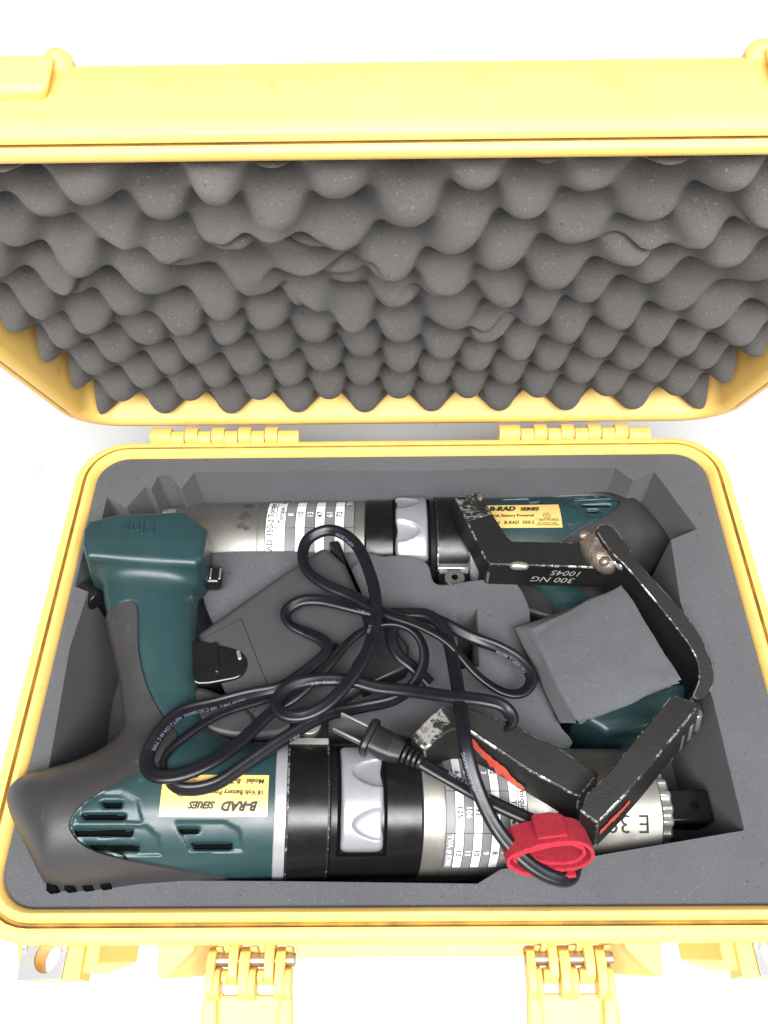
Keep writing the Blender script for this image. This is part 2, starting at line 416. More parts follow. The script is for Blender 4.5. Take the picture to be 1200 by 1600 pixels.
# ribs along the front of the base
def rib(x0, x1, xa, xb, y, zt):
    top = [(x0, -.158, zt), (x1, -.158, zt), (xb, y, zt), (xa, y, zt)]
    bot = [(x0, -.150, .02), (x1, -.150, .02), (xb, -.158, .02), (xa, -.158, .02)]
    return prism('rib', top, bot, 'yellow', case, .0012)
def padlock_block(s):
    xa, xb = -.2030, -.1665
    b = empty('padlock_bracket', parent=case)
    me = from_curve2d([[(s * x, y) for x, y in ((xa, -.1575), (xa + .006, -.1765), (xb, -.1765), (xb, -.1575))],
                       [(s * -.1843 + .0068 * math.cos(t), -.1668 + .0078 * math.sin(t)) for t in np.linspace(0, 2 * PI, 28)[:-1]]], .009, .0012)
    o = link('bracket_block', me, 'yellow', b, 35); o.location.z = .0915
    pl = from_curve2d([[(s * x, y) for x, y in ((-.1980, -.1590), (-.1972, -.1770), (-.1750, -.1770), (-.1745, -.1590))],
                       [(s * -.1843 + .0062 * math.cos(t), -.1668 + .0072 * math.sin(t)) for t in np.linspace(0, 2 * PI, 28)[:-1]]], .0008, .0003)
    o = link('steel_plate', pl, 'plate', b, 35); o.location.z = .1016
    for x in (-.1962, -.1757):
        box('plate_tab', (s * x, -.1625, .1030), (.0024, .005, .0014), 'bright', b, .0003)
for s in (1, -1):
    padlock_block(s)
    # triangular gusset beside each latch
    top = [(s * x, y, z) for x, y, z in ((-.1288, -.158, .101), (-.1095, -.158, .101), (-.1105, -.164, .1005), (-.1235, -.1765, .0995), (-.1272, -.1765, .0995))]
    bot = [(s * x, y, z) for x, y, z in ((-.1288, -.150, .045), (-.1075, -.150, .045), (-.1075, -.160, .052), (-.1110, -.172, .060), (-.1272, -.173, .060))]
    prism('rib', top, bot, 'yellow', case, .001)
    top = [(s * x, y, .0965) for x, y in ((-.168, -.155), (-.160, -.155), (-.160, -.170), (-.168, -.1745))]
    bot = [(s * x, y, .050) for x, y in ((-.168, -.149), (-.152, -.149), (-.152, -.164), (-.168, -.170))]
    prism('rib', top, bot, 'yellow', case, .001)
# lower front lip between the latches
prism('front_lip', [(-.058, -.160, .1005), (.058, -.160, .1005), (.058, -.1672, .0995), (-.058, -.1672, .0995)], (0, .004, -.018), 'yellow', case, .001)

def latch(s):
    cx = s * -.0818
    l = empty('latch', (cx, -.168, .090), parent=case)
    def ear(name, x0, x1, y0, y1, zt, zb):
        # rounded ear with a slot through its top where the pin shows
        yy = [y0 + (y1 - y0) * t for t in (0, .12, .3, .7, .88, 1)]; zz = [zt - .006, zt - .0015, zt, zt, zt - .0015, zt - .006]
        o1 = [(y, z) for y, z in zip(yy, zz)] + [(y1, zb), (y0, zb)]
        v = [(x, y, z) for x in (x0, x1) for y, z in o1]; n = len(o1)
        f = [tuple(range(n - 1, -1, -1)), tuple(range(n, 2 * n))] + [(i, (i + 1) % n, n + (i + 1) % n, n + i) for i in range(n)]
        return link(name, fixn(mesh(name, v, f)), 'yellow', l, 35, [bev(.0008)])
    # alternating knuckles: three on the latch, two on the case, each in two cheeks with the pin between them
    for k, (a, b) in enumerate(((-.0218, -.0146), (-.0138, -.0060), (-.0052, .0036), (.0044, .0126), (.0134, .0216))):
        if k % 2 == 0:
            ear('latch_knuckle', a, a + (b - a) * .60, .0065, -.0175, .0085, -.006)
            ear('latch_knuckle', a + (b - a) * .60, b, -.0025, -.0175, .0080, -.006)
            ear('latch_knuckle', a + (b - a) * .60, b, .0068, .0040, .0080, -.006)
        else:
            ear('case_knuckle', a + (b - a) * .40, b, .010, -.0105, .0085, -.006)
            ear('case_knuckle', a, a + (b - a) * .40, -.0035, -.0105, .0080, -.006)
            ear('case_knuckle', a, a + (b - a) * .40, .010, .0035, .0080, -.006)
    cyl('pin', (-.0225, .0005, .002), (.0232, .0005, .002), .0032, 'brass', l, 20)
    # arm plate hanging out and down, wider at the raised sides, notched at the far end
    pl = [(-.0218, -.016), (-.0138, -.016), (-.0138, -.0135), (-.0060, -.0135), (-.0060, -.016), (.0044 - .009, -.016), (.0044, -.0162), (.0044, -.0135), (.0126, -.0135), (.0126, -.016), (.0216, -.016)]
    pl = [(-.0222, -.0140), (.0218, -.0140), (.0222, -.030), (.0265 , -.038), (.033, -.045), (.033, -.060), (.008, -.060), (.006, -.0395), (.001, -.0365), (-.004, -.0395), (-.006, -.060), (-.033, -.060), (-.033, -.046), (-.026, -.038), (-.0222, -.030)]
    plate = [(-.0138, -.0150), (-.0138, -.0140), (-.0218, -.0140), (-.0226, -.0300), (-.0150, -.0400), (-.0060, -.0450), (-.0040, -.0395), (.0008, -.0370), (.0060, -.0395), (.0090, -.0450), (.0180, -.0455), (.0290, -.0420), (.0226, -.0290), (.0216, -.0140), (.0134, -.0140), (.0126, -.0150), (.0044, -.0150), (.0036, -.0140), (-.0052, -.0140), (-.0060, -.0150)]
    if s < 0: plate = [(-x, y) for x, y in plate]
    me = from_curve2d([plate], .0024, .0008); o = link('latch_arm', me, 'yellow', l, 35); o.location = (0, 0, -.002); o.rotation_euler = (math.radians(10), 0, 0)
    for t in (-1, 1):
        e = .0062 if t * s > 0 else 0
        p = [(t * .0226, -.0165, .003), (t * .0160, -.0165, .003), (t * .0150, -.029, .0015), (t * (.0165 + e), -.0440, -.002), (t * (.0225 + e), -.0425, -.002), (t * .0232, -.029, .0015)]
        prism('latch_rim', p, (0, 0, -.007), 'yellow', l, .0014, 3)
    return l
for s in (1, -1): latch(s)

# hinges: interlocking knuckles
def hinge(x0, x1):
    h = empty('hinge', ((x0 + x1) / 2, .1630, .1150), parent=case)
    w = (x1 - x0); n = 10; hw = w / 2; step = w / (n + 1.2)
    xs = [-hw] + [-hw + step * (1.6 + i) for i in range(n - 1)] + [hw]
    for i in range(n):
        a, b = xs[i] + .0002, xs[i + 1] - .0002
        if i % 2: q = [(-.0068, -.004), (-.0064, .0022), (-.0030, .0046), (.0016, .0044), (.0042, .0020), (.0046, -.003), (0, -.0055)]
        else: q = [(-.0046, -.003), (-.0042, .0022), (-.0014, .0046), (.0030, .0048), (.0066, .0030), (.0080, -.001), (0, -.0055)]
        v, f = loft([[(x, y, z) for y, z in q] for x in (a, b)])
        link('knuckle', fixn(mesh('knuckle', v, f)), 'yellow', h, 50, [bev(.0004)])
    return h
hinge(-.1795, -.0725); hinge(.0705, .1780)

# the lid
TH = math.radians(180 - 65.7); LL = .338
lid_o = empty('lid', (0, .1713, .118), (TH, 0, 0), parent=case)
LI = [(.0260, -.0360), (.0165, -.0330), (.0150, -.0020), (.0142, -.0002), (.0125, .0014), (.0100, .0022), (.0078, .0016), (.0064, -.0004), (.0060, -.0026), (.0048, -.0026),
      (.0044, -.0004), (.0036, .0004), (.0015, .0003), (.0005, -.0004), (0, -.0020), (0, -.0070), (.0008, -.0082), (.0085, -.0092), (.0110, -.0100), (.0116, -.0150), (.0124, -.0195), (.0155, -.0370), (.0180, -.0395), (.0280, -.0405)]
LP = [(.232 - i, i, .3365 - i, .034 - .7 * i, z) for i, z in LI]
v, f = loft([ring(*p) for p in LP]); lid = link('lid_shell', fixn(mesh('lid_shell', v, f)), 'yellow', lid_o, 35); lid.data.materials.append(MT['grime_shade']); grime_shade(lid.data, ((7, 9),))
for s in (1, -1):
    # latch catch rib at each end of the front panel with a knob behind it, and a sloped gusset on the flange
    bot = [(s * u, .3200, z) for u, z in ((.1260, -.0215), (.1240, -.0400), (.1750, -.0400), (.1750, -.0215))]
    top = [(s * u, w, z) for u, w, z in ((.1215, .3285, -.0230), (.1205, .3262, -.0385), (.1750, .3262, -.0385), (.1750, .3285, -.0230))]
    v, f = loft([bot, top]); link('catch_rib', fixn(mesh('catch_rib', v, f)), 'yellow', lid_o, 35, [bev(.0026, 3)])
    top = [(s * u, w, -.0012) for u, w in ((.1150, .3262), (.1260, .3340), (.1420, .3385), (.1800, .3385), (.1800, .3262))]
    bot = [(s * u, w, -.0130) for u, w in ((.1130, .3230), (.1230, .3310), (.1400, .3350), (.1800, .3350), (.1800, .3230))]
    top = [(a, b, -.0064) for a, b, c in top]
    v, f = loft([bot, top]); link('flange_gusset', fixn(mesh('flange_gusset', v, f)), 'yellow', lid_o, 35, [bev(.0010, 3)])
    cyl('corner_knob', (s * .1225, .300, -.0398), (s * .1225, .3230, -.0396), .0052, 'yellow', lid_o, 28, .0028)
P = Print()
for k, (a, b, t) in enumerate(((-.0480, -.0262, 'E'), (-.0420, -.0290, '7'), (-.0365, -.0280, '9'), (-.0300, -.0302, 'H'), (-.0240, -.0318, '1'), (-.0170, -.0325, '0'), (-.0100, -.0345, ')'))):
    P.text(t, .0060, (a, -b), lambda x, y: (x, .3241 - (y - .0195) * .177 + .00025, -y), .1)
P.build('faded_marks', 'fade', lid)
# egg crate foam glued in the lid
def egg():
    U0, U1, W0, W1 = -.2075, .2075, .0215, .317
    nu, nw = 320, 240; kx, ky = 2 * PI / .0462, 2 * PI / .0460
    rng = random.Random(3); V = []
    dents = [(-.052, .245, .030, .016, .75), (-.040, .215, .030, .014, .75), (-.042, .178, .022, .016, .7), (-.090, .235, .018, .012, .5), (-.15, .15, .03, .018, .45), (.10, .255, .035, .02, .45), (-.14, .268, .04, .02, .5), (.06, .14, .02, .01, .4), (.155, .215, .035, .028, .5), (.02, .19, .018, .012, .4), (-.165, .21, .02, .014, .45), (.075, .29, .03, .015, .5), (-.09, .13, .02, .01, .4)]
    folds = [((-.078, .264), (-.034, .259), .0050), ((-.074, .249), (-.034, .246), .0045), ((-.060, .212), (-.014, .236), .0058), ((-.058, .196), (-.024, .158), .0055), ((-.15, .165), (-.115, .158), .0030), ((.03, .150), (.06, .153), .003), ((-.13, .255), (-.10, .238), .0035), ((.13, .280), (.175, .265), .0040), ((.085, .245), (.12, .25), .0035), ((-.17, .208), (-.14, .214), .003), ((.0, .197), (.03, .192), .003)]
    for j in range(nw + 1):
        for i in range(nu + 1):
            u = U0 + (U1 - U0) * i / nu; w = W0 + (W1 - W0) * j / nw
            n = nvec(Vector((u * 16, w * 16, 1.7))); n2 = mnoise.noise(Vector((u * 60, w * 60, 5)))
            env = min(1, max(0, (w - .07) / .1))
            uu = u + n.x * .009 * env - .0216; ww = w + n.y * .010 * env - .0285
            c = math.cos(kx * uu) * math.cos(ky * ww)
            h = .5 + .5 * c; h = 1 - (1 - h) ** 1.4
            h *= 1 + .30 * n.z * env
            for du, dw, ru, rw, a in dents:
                d = ((u - du) / ru) ** 2 + ((w - dw) / rw) ** 2
                if d < 4: h += (.42 - h) * a * math.exp(-d)
            z = -.0305 + .0275 * h + n2 * .0007 + float(np.interp(w, [.02, .05, .10, .20, .31], [.0025, .0, -.002, .001, .0065]))
            for (a0, b0), (a1, b1), dp in folds:
                ex, ey = a1 - a0, b1 - b0; t = max(0, min(1, ((u - a0) * ex + (w - b0) * ey) / (ex * ex + ey * ey)))
                wob = .004 * math.sin(t * 5 + a0 * 90)
                d = (w - b0 - t * ey - wob)
                dd = math.hypot(u - a0 - t * ex, d)
                if dd < .02: z += (-dp * 2.2 * math.exp(-(dd / .0019) ** 2) + dp * 1.7 * math.exp(-((dd - .006) / .005) ** 2) * (.65 + .35 * math.tanh(d / .003))) * math.sin(PI * (.1 + .8 * t))
            V.append((u, w, z))
    f = [(j * (nu + 1) + i, j * (nu + 1) + i + 1, (j + 1) * (nu + 1) + i + 1, (j + 1) * (nu + 1) + i) for j in range(nw) for i in range(nu)]
    per = [i for i in range(nu + 1)] + [j * (nu + 1) + nu for j in range(1, nw + 1)] + [nw * (nu + 1) + i for i in range(nu - 1, -1, -1)] + [j * (nu + 1) for j in range(nw - 1, 0, -1)]
    k = len(V); V += [(V[i][0], V[i][1], -.0355) for i in per]; n = len(per)
    f += [(per[i], k + i, k + (i + 1) % n, per[(i + 1) % n]) for i in range(n)]
    return link('egg_crate_foam', fixn(mesh('egg_crate_foam', V, f)), 'lidfoam', lid_o, 60)
egg()['label'] = 'grey egg crate foam lining the raised lid'

# ------------------------------------------------------------------ foam in the base
FT = .112
fi = empty('foam_insert', (0, 0, .02), label='charcoal foam insert with cut pockets filling the yellow case base', cat='foam')
cav = [(-.2105, .0835), (-.2030, .0860), (-.2031, .1139), (-.1880, .1040), (-.1778, .1218), (-.1735, .1190), (-.1703, .1311), (-.1614, .1316), (-.1530, .1190), (-.1450, .1342),
       (.0440, .1335), (.0450, .1350), (.1500, .1345), (.1610, .1230), (.1766, .1310), (.1960, .0828), (.1770, .0745), (.1739, .0284), (.1797, -.0349), (.1800, -.1093), (.0990, -.1217), (.0483, -.1281), (.0358, -.1350),
       (-.0500, -.1335), (-.1300, -.1325), (-.1720, -.1345), (-.1930, -.1250), (-.2020, -.1000), (-.2007, -.0783), (-.2047, 0), (-.2011, .0391), (-.2105, .0430)]
me = plate_mesh([rrect(.2127, .1462, .0205), cav], 0, FT - .02)
o = link('foam_wall', me, 'foam', fi, 35, [bev(.0010, 2)])
me = from_curve2d([rrect(.2117, .1452, .0195)], .005); o = link('foam_floor', me, 'foam', fi, 35); o.location.z = -.0055
isl = [(-0.0310,0.0655,0.1000), (-0.0122,0.0713,0.1000), (0.0050,0.0711,0.1000), (0.0168,0.0650,0.1000), (0.0205,0.0513,0.1000), (0.0297,0.0493,0.1000), (0.0488,0.0525,0.1000), (0.0719,0.0523,0.1000), (0.0809,0.0333,0.1000), (0.0815,0.0151,0.1000), (0.0894,-0.0403,0.1000), (0.0935,-0.0589,0.1000), (0.0247,-0.0584,0.1000), (-0.0277,-0.0446,0.1000), (-0.0727,-0.0520,0.1000), (-0.0909,-0.0158,0.1000)]
slot = [(0.0344,0.0277,0.1000), (0.0474,0.0313,0.1000), (0.0459,-0.0085,0.1000), (0.0332,-0.0105,0.1000)]
isl = [p[:2] for p in catmull(isl, 4, True)]
me = from_curve2d([isl, [p[:2] for p in slot]], .038, .0018); o = link('foam_island', me, 'foam', fi, 35); o.location.z = .100 - .038 - .02

led = [(-0.1333,0.0741,0.0940), (-0.1238,0.0791,0.0940), (-0.0822,0.0797,0.0940), (-0.0472,0.0773,0.0940), (-0.0166,0.0730,0.0940), (-0.0288,0.0122,0.0940), (-0.0853,0.0039,0.0940), (-0.1174,0.0197,0.0940), (-0.1324,0.0455,0.0940)]
me = from_curve2d([[p[:2] for p in catmull(led, 4, True)]], .035, .0015); o = link('foam_ledge', me, 'foam', fi, 35); o.location.z = .094 - .035 - .02

# ------------------------------------------------------------------ the two torque guns
# local frame: X along the barrel from the rubber tail, Y towards the handle foot, Z up (the gun lies on its side)
bX = [-.0012, .004, .0133, .0295, .050, .075, .110, .150]
bC = [.0085, .0060, .0010, -.0085, -.0055, -.0010, 0, 0]
bH = [.0010, .0100, .0168, .0310, .0345, .0365, .0368, .0362]
bZ = [.0010, .0120, .0220, .0320, .0360, .0362, .0362, .0360]
sX = np.linspace(-.0012, .150, 200)
def smooth_tab(t):
    y = np.interp(sX, bX, t); k = np.exp(-np.linspace(-2, 2, 25) ** 2); k /= k.sum()
    return np.convolve(np.pad(y, 12, mode='edge'), k, 'valid')
tC, tH, tZ = smooth_tab(bC), smooth_tab(bH), smooth_tab(bZ)
hY = [-.02, 0, .045, .0764, .1232, .150, .20]; hL = [.045, .050, .0577, .0496, .0330, .026, .026]; hR = [.125, .120, .1040, .0945, .0895, .0895, .0895]
FOOT = [(.0225, .143), (.0190, .152), (.0172, .164), (.0190, .1715), (.0378, .1780), (.0780, .1825), (.0935, .168), (.0935, .145), (.0890, .140)]
def housing(x, y, z):
    c, h, hz = np.interp(x, sX, tC), np.interp(x, sX, tH), np.interp(x, sX, tZ)
    k = np.sqrt(((y - c) / h) ** 2 + (z / hz) ** 2 + 1e-12); body = (k - 1) * np.minimum(h, hz)
    body = smax(body, x - .1465, .002); body = smax(body, -x + .0005, .004)
    l, r = np.interp(y, hY, hL), np.interp(y, hY, hR); xc, a = (l + r) / 2, (r - l) / 2; b = np.interp(y, [0, .06, .13, .16], [.024, .0185, .0195, .023])
    k = ((np.abs(x - xc) / a) ** 2.6 + (np.abs(z) / b) ** 2.6 + 1e-12) ** (1 / 2.6); hd = (k - 1) * np.minimum(a, b) * .9
    hd = smax(hd, y - .17, .004); hd = smax(hd, -y, .004)
    d = smin(body, hd, .016)
    f2 = poly_sdf(x, y, FOOT) + .004; zz = np.abs(z) - (.0285 - .1 * np.clip(y - .157, 0, 1)) + .004
    ft = np.minimum(np.maximum(f2, zz), 0) + np.hypot(np.maximum(f2, 0), np.maximum(zz, 0)) - .004
    return smin(d, ft, .009)
RUB = [(-.05, .1125), (.028, .1125), (.042, .1165), (.0508, .1184), (.0565, .1129), (.0609, .0859), (.0684, .0643), (.0800, .0450), (.0890, .0340), (.0881, .0222), (.0759, .0118), (.0518, -.0032), (.0437, -.0118), (.0437, -.0191), (.0557, -.0274), (.0881, -.0330), (.1236, -.0375)]
RUB = [tuple(p) for p in catmull(RUB, 6)] + [(.1236, -.07), (-.05, -.07)]
SLOTS = [(.0583, -.0046, .0668, -.0078), (.0489, -.0106, .0692, -.0135), (.0460, -.0175, .0733, -.0206), (.0530, -.0236, .0766, -.0264), (.0971, -.0167, .1063, -.0192), (.1038, -.0229, .1234, -.0254)]
PAN = [[(.050, -.0005), (.066, -.0005), (.074, -.004), (.078, -.0150), (.046, -.0150), (.0455, -.010)], [(.0452, -.0163), (.080, -.0163), (.086, -.021), (.0885, -.0285), (.054, -.0285), (.046, -.021)], [(.0940, -.0145), (.119, -.0145), (.1265, -.018), (.129, -.0268), (.1020, -.0268)]]
def housing_detail(x, y, z):
    d = housing(x, y, z)
    up = z > .005
    g = np.clip(1 - np.abs(poly_sdf(x, y, RUB)) / .0011, 0, 1) * .0008        # groove along the rubber
    for p in PAN:                                                             # sunk panels round the vents
        g = g + np.where(up, np.clip(.5 - poly_sdf(x, y, p) / .0008, 0, 1) * .0011, 0)
    for a, b, c, e in SLOTS:                                                  # the vents themselves
        q = np.maximum(np.maximum(a - x - (y - e) * .7, x - c), np.maximum(e - y, y - b))
        g = g + np.where(up, np.clip(.5 - q / .0006, 0, 1) * .0028, 0)
    return d + g
HV, HQ = sdf_mesh(housing_detail, (-.006, -.045, -.041), (.152, .196, .041), .00125)
ME_H = mesh('motor_housing', HV, HQ)
# paint the vent pocket floors near black as shade, by face position
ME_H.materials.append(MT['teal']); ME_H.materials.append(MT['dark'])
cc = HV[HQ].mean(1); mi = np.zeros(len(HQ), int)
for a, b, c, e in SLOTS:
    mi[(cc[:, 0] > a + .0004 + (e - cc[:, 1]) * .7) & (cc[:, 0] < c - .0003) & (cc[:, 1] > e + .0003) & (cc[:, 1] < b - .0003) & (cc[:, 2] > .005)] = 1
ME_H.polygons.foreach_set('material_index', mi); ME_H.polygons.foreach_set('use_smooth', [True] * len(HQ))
RV, RQ = sdf_mesh(lambda x, y, z: housing(x, y, z) - .0011, (-.008, -.047, -.043), (.130, .135, .043), .0016)
rv = -poly_sdf(RV[:, 0], RV[:, 1], RUB) - .0004
CV, CF = clip(RV, RQ, rv); ME_R = mesh('rubber_grip', CV, CF)

def curved(r, x_sign=1):
    """(along X, angle) -> point on a cylinder round the barrel"""
    return lambda a, b: (a, r * math.sin(b), r * math.cos(b))
def on_side(dz=.0004):
    """flat (X, Y) print pressed onto the housing's upper side"""
    def fn(a, b):
        c = float(np.interp(a, sX, tC)); h = float(np.interp(a, sX, tH)); hz = float(np.interp(a, sX, tZ))
        return (a, b, hz * math.sqrt(max(0, 1 - ((b - c) / h) ** 2)) + dz)
    return fn
def chart(parent, r, X0, X1, cols, rows, title, tang, head, model, mang):
    """torque chart wrapped round the gearbox; rows are bands side by side along X, text runs round the barrel towards -Y"""
    ch = empty('torque_chart', parent=parent)
    n = len(rows) + 3; w = (X0 - X1) / n; a0, a1 = min(cols), max(cols)
    P = Print(); P.rect(X1, a0, X0, a1, curved(r + .0002), 2, 40); P.build('paper', 'white', ch)
    G = Print(); T = Print(); K = Print()
    def txt(pr, s, size, row, ang, al='CENTER', bold=.00006):
        v, f = text_mesh(s, size, align=al, bold=bold); xb = X0 - (row + 1) * w + w * .24
        if len(v): pr.add([(xb + b, ang - a / r) for a, b in v], f, curved(r + .0007))
    lw = .00035
    for i in range(n + 1):
        x = X0 - i * w; T.rect(x - lw / 2, a0, x + lw / 2, a1, curved(r + .0005), 1, 40)
    txt(T, title, w * .86, 0, tang)
    for k in range(len(cols) - 1): txt(T, head[k], w * .80, 1, (cols[k] + cols[k + 1]) / 2)
    for i, row in enumerate(rows):
        xa = X0 - (2 + i) * w
        if i % 2 == 0: G.rect(xa - w, a0, xa, a1, curved(r + .0004), 1, 40)
        for k in range(len(cols) - 1): txt(K if i % 2 == 0 else T, row[k], w * .86, 2 + i, (cols[k] + cols[k + 1]) / 2)
    G.rect(X1, a0, X1 + w, a1, curved(r + .0004), 1, 40); txt(K, model, w * .80, n - 1, mang)
    for c in cols[1:-1]: T.rect(X1, c - lw / 2 / r, X0, c + lw / 2 / r, curved(r + .0005), 1, 1)
    G.build('grey_bands', 'greyband', ch); T.build('printed_text', 'ink', ch); K.build('pale_text', 'white', ch)

def shorter(me):
    c = me.copy(); n = len(c.vertices); a = np.empty(n * 3); c.vertices.foreach_get('co', a); a = a.reshape(-1, 3)
    a[:, 1] = np.where(a[:, 1] > .05, .05 + (a[:, 1] - .05) * .78, a[:, 1]); c.vertices.foreach_set('co', a.ravel()); c.update(); return c
def gun(loc, rot, label, steel, silver_end, ch, model, slotted, group):
    g = empty('torque_gun', loc, rot, label, 'power tool', group)
    mh, mr = (ME_H, ME_R) if slotted else (shorter(ME_H), shorter(ME_R))
    o = link('motor_housing', mh, None, g)
    rb = link('rubber_grip', mr, 'rubber' if not mr.materials else None, g, 180, [('SOLIDIFY', dict(thickness=.0018, offset=-1)), ('EDGE_SPLIT', dict(split_angle=math.radians(48)))])
    # gold label with print, reads from the drive end
    X0, X1, Y0, Y1 = .0860, .1405, -.0125, .0085
    lab = Print(); lab.rect(X0, Y0, X1, Y1, on_side(.0006), 24, 24); lab = lab.build('name_label', 'gold', g)
    T = Print(); F = on_side(.0013); cx = lambda a: X1 - a; cy = lambda b: Y1 - b   # turned half a circle
    def tx(s, size, a, b, **k): T.text(s, size, (X1 - a, Y0 + b), F, PI, **k)
    tx('B-RAD', .0062, .0050, .0068, shear=.3, bold=.00030); tx('SERIES', .0046, .0268, .0068, shear=.3, bold=.00022)
    tx('18 Volt Battery Powered', .0033, .0022, .0125, bold=.00005); tx('Model   ' + model, .0036, .0022, .0185, shear=.15, bold=.00005)
    tx('NEW WORLD', .0022, .0385, .0164); tx('TECHNOLOGIES', .00185, .0372, .0186)
    for b in (.0146, .0192, .0196): T.rect(X1 - .0525, Y0 + b - .0001, X1 - .0365, Y0 + b + .0001, F)
    ctr = (X1 - .0445, Y0 + .0118)
    for rr in (.0024, .0011):
        T.stroke([(ctr[0] + rr * math.cos(t), ctr[1] + rr * math.sin(t)) for t in np.linspace(0, 2 * PI, 20)], .0003, F)
    T.build('printed_text', 'ink', lab)
    # barrel
    def turned(name, prof, m, parent=g, n=72):
        v, f = lathe_x(prof, n); return link(name, fixn(mesh(name, v, f)), m, parent, 35)
    turned('pale_collar', [(.1440, .030), (.1440, .0364), (.1445, .0368), (.1502, .0368), (.1506, .0364), (.1506, .030)], 'whitering')
    cl = turned('clamp_ring', [(.1500, .030), (.1500, .0368), (.1508, .0375), (.1722, .0375), (.1730, .0368), (.1730, .030)], 'black')
    for xe in (.1508, .1722):
        v, f = lathe_x([(xe - .0005, .0370), (xe - .0005, .03765), (xe + .0005, .03765), (xe + .0005, .0370)], 72); link('rubbed_edge', fixn(mesh('rubbed_edge', v, f)), 'armedge', cl, 35)
    me = prism('clamp_ear', [(.1504, .030, .020), (.1726, .030, .020), (.1726, .0490, .020), (.1700, .0510, .020), (.1530, .0510, .020), (.1504, .0490, .020)], (0, 0, -.020), 'black', cl, .0012)
    box('clamp_pad', (.1615, .0310, .0212), (.0222, .0045, .0040), 'bright', cl, .0005)
    sc = cyl('clamp_screw', (.1615, .0415, .016), (.1615, .0415, .0245), .0068, 'dull', cl, 28)
    if slotted: box('screw_slot', (.1615, .0415, .0244), (.0130, .0016, .0010), 'dark', sc, 0, (0, 0, .1))
    else: cyl('hex_socket', (.1615, .0415, .0240), (.1615, .0415, .0249), .0024, 'dark', sc, 6, 0)
    turned('gear_sleeve', [(.1726, .028), (.1726, .0352), (.1735, .0358), (.2215, .0358), (.2224, .0350), (.2224, .028)], 'black')
    # shift collar seen through the window of the sleeve
    def knob(x, y, z):
        a = np.arctan2(y, z); rr = np.hypot(y, z); m_ = (a + 10 * PI + .35) % .72 - .36
        cxn = (x - .1900) / .0112
        sc_ = np.clip(1 - ((m_ * .0365 / (.0060 + .0022 * np.clip((x - .185) / .015, 0, 1))) ** 2 + ((x - .1970) / .0125) ** 2), 0, 1)
        d = rr - (.0384 - .0024 * np.sqrt(sc_))
        d = smax(d, np.abs(x - .1900) - .0112, .003)
        d = smax(d, np.abs(a) * rr - .0315, .004)
        return np.maximum(d, .0325 - rr)
    if 'k' not in CACHE: CACHE['k'] = mesh('shift_collar', *sdf_mesh(knob, (.177, -.040, .008), (.203, .040, .042), .0008))
    link('shift_collar', CACHE['k'], 'knob' if not CACHE['k'].materials else None, g, 180)
    fr = Print()
    for x0, x1, a0, a1 in ((.1768, .1786, -.92, .92), (.2014, .2032, -.92, .92), (.1768, .2032, .90, .95), (.1768, .2032, -.95, -.90)): fr.rect(x0, a0, x1, a1, curved(.0360), 2, 30)
    fr = fr.build('window_edge', 'dark', g); fr['kind'] = 'stuff'
    r = .0345; e = silver_end
    turned('gearbox', [(.2224, .028), (.2224, r - .0006), (.2230, r), (.2330, r), (.2332, r - .0005), (.2340, r - .0005), (.2342, r), (.2960, r), (.2963, r - .0007), (.2972, r - .0007), (.2975, r - .0003), (e - .0016, r - .0003), (e, r - .002), (e, .02)], steel)
    # splined output and square drive
    pts = [[(x, (q + (.0016 if j % 4 < 2 else 0)) * math.cos(2 * PI * j / 72), (q + (.0016 if j % 4 < 2 else 0)) * math.sin(2 * PI * j / 72)) for j in range(72)] for x, q in ((e - .001, .022), (e + .0095, .022), (e + .011, .0205))]
    v, f = loft(pts); link('output_spline', fixn(mesh('output_spline', v, f)), 'bright', g, 35, [bev(.0004)])
    dr = box('square_drive', (e + .024, 0, 0), (.032, .019, .019), 'black', g, .0016)
    cyl('detent_hole', (e + .030, 0, .0094), (e + .030, 0, .0098), .0028, 'dark', dr, 16, 0)
    chart(g, r, *ch)
    # trigger and reversing lever
    tg = [(.088, .0965), (.104, .0950), (.1180, .0915), (.1240, .0850), (.1225, .0760), (.1130, .0715), (.092, .0705)]
    prism('trigger', [(a, b, .011) for a, b in catmull(tg, 5, True) for a, b in [(a, b)]] if False else [(float(p[0]), float(p[1]), .011) for p in catmull(tg, 4, True)], (0, 0, -.022), 'gloss', g, .003, 3)
    box('trigger_clip', (.1185, .0880, .0112), (.0022, .0060, .0016), 'bright', g, .0004, (0, 0, .3)); box('trigger_ridge', (.1050, .0860, .0112), (.0030, .0200, .0022), 'gloss', g, .0008, (0, 0, .15))
    lv = [(.094, .066), (.112, .062), (.128, .052), (.132, .041), (.120, .037), (.100, .044)]
    prism('reversing_lever', [(float(p[0]), float(p[1]), .013) for p in catmull(lv, 4, True)], (0, 0, -.026), 'rubber', g, .003, 3)
    return g
CACHE = {}
rowsA = [('', '8', '10', '20'), ('', '10', '11', '21'), ('', '13', '12', '22'), ('', '47', '13', '23'), ('', '61', '14', '24'), ('', '72', '15', '25')]
gA = gun((.197, .101, .060), (math.radians(4), 0, PI), 'dull steel torque gun with teal housing lying along the hinge side of the case', 'dull', .3580,
         (.2916, .2300, (.83, .17, -.49, -1.14, -1.45), rowsA, 'B-RAD 350-2 Torque Chart R.D.', -.25, ('', 'Torque', 'Setting', 'Set'), 'TVA # E380-1', -.95), 'B-RAD  350-2', False, 'torque guns')
rowsB = [('1', '10', '7'), ('2', '26', '8'), ('3', '75', '9'), ('4', '91', '10'), ('5', '106', '11'), ('6', '125', '12')]
